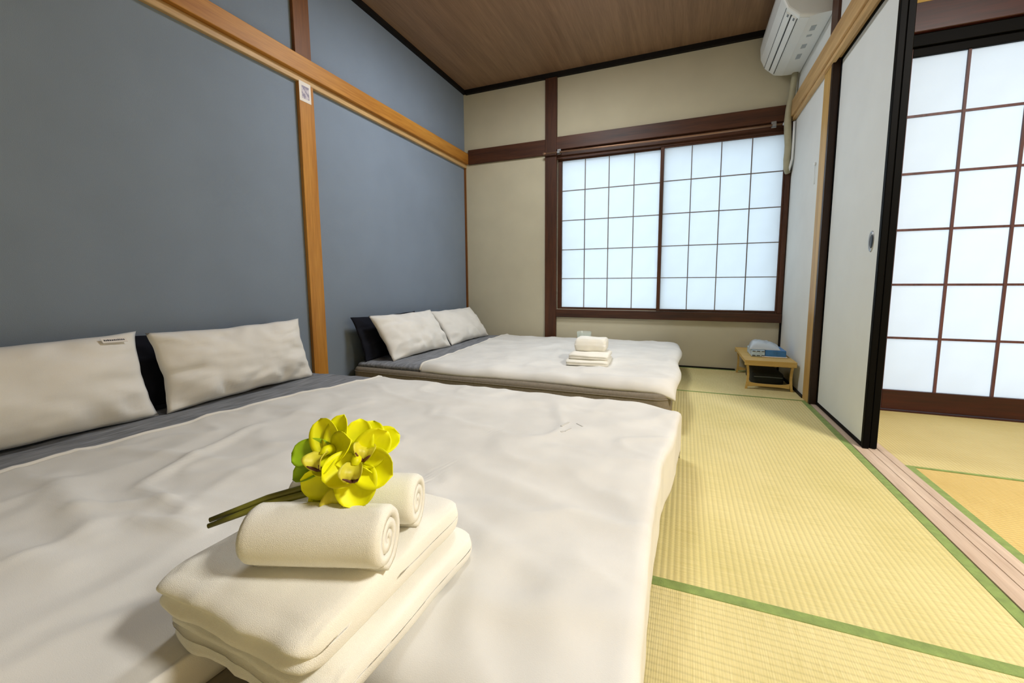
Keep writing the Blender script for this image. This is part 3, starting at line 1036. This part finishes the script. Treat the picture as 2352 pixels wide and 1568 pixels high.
# ================================================================== LOW TABLE AND WHAT IS ON AND UNDER IT
TX0, TX1, TY0, TY1, TT = 2.290, 2.568, 2.845, 3.390, 0.186
tb = empty('low_table', ((TX0 + TX1) / 2, (TY0 + TY1) / 2, 0))
to = Vector(tb.location)
def tl(bm):
    bmesh.ops.translate(bm, vec=-to, verts=bm.verts[:])
    return bm
obj('table_top', tl(B(TX0 + 0.006, TX1 - 0.006, TY0 + 0.012, TY1 - 0.012, TT - 0.014, TT - 0.003)), 'table_wood', tb)
obj('front_apron', tl(B(TX0, TX1, TY0, TY0 + 0.012, TT - 0.034, TT, 0.003, 2)), 'table_wood', tb)
obj('back_apron', tl(B(TX0, TX1, TY1 - 0.012, TY1, TT - 0.034, TT, 0.003, 2)), 'table_wood', tb)
for a, b in ((TX0, TX0 + 0.008), (TX1 - 0.008, TX1)):
    obj('side_rim', tl(B(a, b, TY0 + 0.012, TY1 - 0.012, TT - 0.020, TT, 0.002, 1)), 'table_wood', tb)
for yy in (TY0 + 0.018, TY1 - 0.030):
    for s in (0, 1):
        bm = bmesh.new()
        xa = TX0 + 0.010 if s == 0 else TX1 - 0.022
        k = 1 if s == 0 else -1
        for i, (w, z) in enumerate(((0.0, 0.0), (0.0, 0.0))):
            pass
        poly = []
        for t in range(9):
            z = (TT - 0.02) * t / 8
            poly.append((xa + k * 0.010 * math.sin(math.pi * t / 8) * 0.8, z))
        for t in range(8, -1, -1):
            z = (TT - 0.02) * t / 8
            poly.append((xa + 0.013 + k * 0.010 * math.sin(math.pi * t / 8) * 0.8, z))
        prism(bm, poly, 1, yy, yy + 0.013)
        obj('leg', tl(bm), 'table_wood', tb)
    bm = bmesh.new()
    poly = []
    for t in range(13):
        u = t / 12
        poly.append((TX0 + 0.028 + (TX1 - TX0 - 0.056) * u, 0.030 + 0.010 * (2 * u - 1) ** 4 + 0.006))
    for t in range(12, -1, -1):
        u = t / 12
        poly.append((TX0 + 0.028 + (TX1 - TX0 - 0.056) * u, 0.022 + 0.006 * (2 * u - 1) ** 4 * -1))
    prism(bm, poly, 1, yy, yy + 0.013)
    obj('stretcher', tl(bm), 'table_wood', tb)
tag(tb, 'low light wood folding table in the corner under the window', 'table')

# blue and white packet with a milky plastic bag over it
pk = empty('wrapped_packet', (2.435, 3.10, TT - 0.002))
obj('blue_box', B(-0.010, 0.105, -0.10, 0.10, 0.006, 0.046, 0.004, 2), 'blue', pk)
obj('white_base', B(-0.030, 0.112, -0.105, 0.105, 0.0, 0.006, 0.002, 1), 'card', pk)
obj('pale_box', B(-0.090, -0.012, -0.10, 0.10, 0.0, 0.044, 0.005, 2), 'cyan_white', pk)
for z in (0.006, 0.034):
    for k in range(3):
        obj('printed_bar', B(-0.085 + k * 0.026, -0.067 + k * 0.026, -0.1012, -0.0995, z, z + 0.005), 'ink', pk)
bm = bmesh.new()
def bagf(s):
    def f(u, v):
        a, b = 2 * u - 1, 2 * v - 1
        e = max(0.0, (1 - abs(a) ** 3) * (1 - abs(b) ** 3))
        return Vector((-0.005 + 0.088 * a + (0.01 * b), 0.098 * b, 0.047 + s * (0.046 * e ** 0.5 * (1 - 0.35 * a) + 0.006 * e * fbm(a * 2, b * 2, 4.0, 1.6, 3)) + (0.001 if s else 0)))
    return f
sheet(bm, bagf(1), bagf(0), 22, 22)
obj('plastic_bag', bm, 'bag', pk, True)
tag(pk, 'blue and white packet under a milky plastic bag on the low table', 'packet')
# black bag stored under the table
bm = rounded_slab(-0.092, 0.092, -0.15, 0.15, 0.0, 0.088, 0.035, 0.025, 5)
for v in bm.verts:
    v.co.z += 0.008 * fbm(v.co.x, v.co.y, 2.0, 12.0, 2) * (v.co.z > 0.03)
bg_ = obj('storage_pouch', bm, 'black_bag', None, True, (2.438, 3.10, 0.002))
tag(bg_, 'dark storage pouch tucked under the low table', 'bag')
obj('zip', tube(bmesh.new(), [(-0.080, -0.152, 0.062), (0.0, -0.153, 0.064), (0.080, -0.152, 0.062)], 0.003, 6), 'grey_plastic', bg_)

# ================================================================== CLEAR CUP ON THE FAR BED
cp = obj('plastic_cup', lathe(bmesh.new(), [(0.0, 0.001), (0.033, 0.0), (0.035, 0.003), (0.046, 0.140), (0.0475, 0.142), (0.045, 0.140), (0.034, 0.005), (0.0, 0.004)], 28), 'cup', None, True, (1.340, 2.55, MT + 0.047))
tag(cp, 'clear plastic cup standing behind the towels on the far bed', 'cup')

# ================================================================== AIR CONDITIONER, DUCT
AY0, AY1 = 2.672, 3.352
ac = empty('air_conditioner', (W - 0.002, (AY0 + AY1) / 2, 2.035))
ao = Vector(ac.location)
def al(bm):
    bmesh.ops.translate(bm, vec=-ao, verts=bm.verts[:])
    return bm
XB = W - 0.003
prof = [(XB, 2.042), (XB - 0.100, 2.040), (XB - 0.150, 2.050), (XB - 0.205, 2.100), (XB - 0.232, 2.160), (XB - 0.238, 2.230), (XB - 0.225, 2.300), (XB - 0.195, 2.318), (XB, 2.320)]
bm = bmesh.new()
prism(bm, prof, 1, AY0, AY1)
es = [e for e in bm.edges if abs(e.verts[0].co.y - e.verts[1].co.y) < 1e-6 and max(e.verts[0].co.x, e.verts[1].co.x) < XB - 0.001]
bmesh.ops.bevel(bm, geom=es, offset=0.012, segments=3, affect='EDGES', profile=0.5)
obj('casing', al(bm), 'white_plastic', ac)
def lerp2(p, q, t): return (p[0] + (q[0] - p[0]) * t, p[1] + (q[1] - p[1]) * t)
def strip(nm, p, q, t0, t1, out, m, y0, y1, inn=0.004):
    """thin raised strip on the slanted underside, from t0 to t1 between profile points p and q"""
    a, b = lerp2(p, q, t0), lerp2(p, q, t1)
    d = Vector((b[0] - a[0], b[1] - a[1])).normalized()
    nn = Vector((d.y, -d.x))
    if nn.y > 0: nn = -nn
    poly = [(a[0] + nn.x * out, a[1] + nn.y * out), (b[0] + nn.x * out, b[1] + nn.y * out), (b[0] - nn.x * inn, b[1] - nn.y * inn), (a[0] - nn.x * inn, a[1] - nn.y * inn)]
    bm = bmesh.new()
    prism(bm, poly, 1, y0, y1)
    return obj(nm, al(bm), m, ac)
P3, P2, P1, P0 = prof[3], prof[2], prof[1], prof[0]
strip('outlet_slot', P3, P2, 0.02, 0.98, 0.0008, 'slot', AY0 + 0.03, AY1 - 0.03)
strip('louvre', P3, P2, 0.04, 0.42, 0.007, 'white_plastic', AY0 + 0.028, AY1 - 0.028)
strip('louvre', P3, P2, 0.54, 0.93, 0.007, 'white_plastic', AY0 + 0.028, AY1 - 0.028)
strip('base_plate', P2, P1, 0.10, 1.0, 0.003, 'white_plastic', AY0 + 0.014, AY1 - 0.014)
strip('front_seam', prof[4], P3, 0.86, 0.92, 0.0006, 'slot', AY0 + 0.012, AY1 - 0.012)
for k, (yy, L) in enumerate(((2.78, 0.05), (2.87, 0.02), (2.97, 0.045), (3.08, 0.06))):
    o = strip('label_print', P1, P0, 0.30, 0.55, 0.0008, 'pale_print', yy, yy + L)
for t in (0.2, 0.7):
    strip('pivot', P3, P2, t, t + 0.12, 0.009, 'grey_plastic', AY0 + 0.030, AY0 + 0.050)
tag(ac, 'white wall-mounted air conditioner in the top corner right of the window', 'air conditioner')

du = empty('pipe_duct', (2.562, 3.372, 1.40))
uo = Vector(du.location)
pts = [Vector(p) - uo for p in ((2.556, 3.340, 2.048), (2.556, 3.362, 2.00), (2.552, 3.372, 1.92), (2.540, 3.374, 1.83), (2.536, 3.374, 1.75), (2.541, 3.374, 1.67), (2.549, 3.376, 1.58), (2.546, 3.380, 1.50), (2.550, 3.392, 1.445), (2.562, 3.412, 1.42))]
obj('taped_pipe', tube(bmesh.new(), pts, [0.019, 0.019, 0.020, 0.021, 0.022, 0.022, 0.021, 0.021, 0.020, 0.018], 14), 'duct', du, True)
pts = [Vector(p) - uo for p in ((2.573, 3.360, 1.74), (2.574, 3.358, 1.62), (2.573, 3.358, 1.50), (2.566, 3.372, 1.45), (2.566, 3.392, 1.432))]
h_ = obj('drain_hose', tube(bmesh.new(), pts, 0.0075, 10), 'white_plastic', du, True)
h_['label'] = 'thin white hose'
tag(du, 'beige taped pipe running down from the air conditioner beside the window', 'pipe')

# ================================================================== CURTAIN ROD
rd = empty('curtain_rod', (1.66, D - 0.055, 1.742))
obj('rod', tube(bmesh.new(), [(-0.865, 0, 0.0), (-0.4, 0, -0.003), (0.0, 0, -0.005), (0.4, 0, -0.004), (0.860, 0, 0.0)], 0.0075, 10), 'rod', rd, True)
for s, xx in ((-1, -0.868), (1, 0.862)):
    e = obj('end_cap', lathe(bmesh.new(), [(0.0, -0.014), (0.008, -0.013), (0.0105, -0.006), (0.0105, 0.006), (0.008, 0.013), (0.0, 0.014)], 12), 'steel' if s > 0 else 'rod', rd, True)
    e.rotation_euler = (0, math.pi / 2, 0)
    e.location = (xx, 0, 0)
for xx in (-0.745, 0.800):
    obj('bracket', box(box(bmesh.new(), xx - 0.012, xx + 0.012, -0.010, 0.021, -0.010, 0.010, 0.002, 1), xx - 0.016, xx + 0.016, 0.014, 0.021, -0.014, 0.03, 0.002, 1), 'steel', rd)
tag(rd, 'thin copper brown curtain rod above the shoji window', 'curtain rod')

# ================================================================== CARD ON THE POST, CORD ON THE RIGHT WALL
sn = empty('notice_card', (0.0222, 1.700, 1.672))
obj('card', B(0.0, 0.0016, -0.036, 0.036, -0.050, 0.050, 0.0006, 1), 'card', sn)
kk = NT('smudged lilac print')
tcn = kk.n('ShaderNodeTexCoord')
nzz = kk.n('ShaderNodeTexNoise', i_Scale=55.0, i_Detail=1.0)
kk.l(tcn, 'Object', nzz, 'Vector')
rpp = kk.n('ShaderNodeValToRGB')
rpp.color_ramp.elements[0].position = 0.42
rpp.color_ramp.elements[1].position = 0.58
rpp.color_ramp.elements[0].color = lin((146, 138, 160))
rpp.color_ramp.elements[1].color = lin((206, 198, 206))
kk.l(nzz, 'Fac', rpp, 'Fac')
kk.l(rpp, 'Color', kk.b, 'Base Color')
obj('print', B(0.0016, 0.0020, -0.022, 0.024, -0.034, 0.030), kk.m, sn)
tag(sn, 'small white notice card stuck at the top of the golden post', 'card')

cd = empty('wall_cord', (W - 0.004, 2.80, 1.25))
obj('cord', tube(bmesh.new(), [(-0.001, 0.02, 0.075), (-0.003, 0.012, 0.04), (-0.003, 0.006, 0.0), (-0.002, 0.004, -0.04)], 0.0022, 6), 'white_plastic', cd, True)
obj('clip', B(-0.006, 0.003, 0.013, 0.027, 0.066, 0.082, 0.002, 1), 'white_plastic', cd)
tag(cd, 'short white cord hanging from a clip on the pale right wall', 'cord')

# ================================================================== CEILING LAMPS (their light is their own)
def ceiling_lamp(x, y, R, m, label):
    t = empty('ceiling_lamp', (x, y, H))
    obj('base', lathe(bmesh.new(), [(0.0, 0.0), (R * 0.98, 0.0), (R, -0.010), (R, -0.052), (R * 0.97, -0.055), (0.0, -0.055)], 40), 'white_plastic', t, True)
    obj('diffuser', lathe(bmesh.new(), [(R * 0.965, -0.0555), (R * 0.95, -0.060), (R * 0.84, -0.070), (R * 0.6, -0.079), (R * 0.3, -0.084), (0.0, -0.085)], 40), m, t, True)
    return tag(t, label, 'lamp')
ceiling_lamp(1.15, 2.215, 0.27, 'lamp_main', 'round white ceiling lamp over the beds')
ceiling_lamp(3.55, 0.60, 0.27, 'lamp_side', 'round ceiling lamp in the adjoining room')

# faint grey strokes printed on the near duvet
def stroke(ax, ay, bx, by, w):
    bm = bmesh.new()
    d = Vector((bx - ax, by - ay, 0)).normalized()
    nn = Vector((-d.y, d.x, 0)) * w / 2
    hs = SURF[d1.name]
    def P(u, v, dz):
        p = Vector((ax + (bx - ax) * u, ay + (by - ay) * u, 0)) + nn * (2 * v - 1)
        return Vector((p.x, p.y, hs(p.x, p.y) + dz)) - Vector(d1.location)
    sheet(bm, lambda u, v: P(u, v, 0.0014), lambda u, v: P(u, v, -0.003), 8, 2)
    obj('printed_stroke', bm, 'faint_ink', d1)
stroke(1.581, 1.199, 1.588, 1.262, 0.007)
stroke(1.604, 1.160, 1.613, 1.195, 0.004)
stroke(1.594, 1.150, 1.600, 1.160, 0.006)
stroke(1.616, 1.258, 1.642, 1.228, 0.004)

# outside ground so that the sky light comes from above the horizon
struct(obj('ground', B(-12, 14, D + 0.2, 16, -3.2, -3.0), 'ground'))
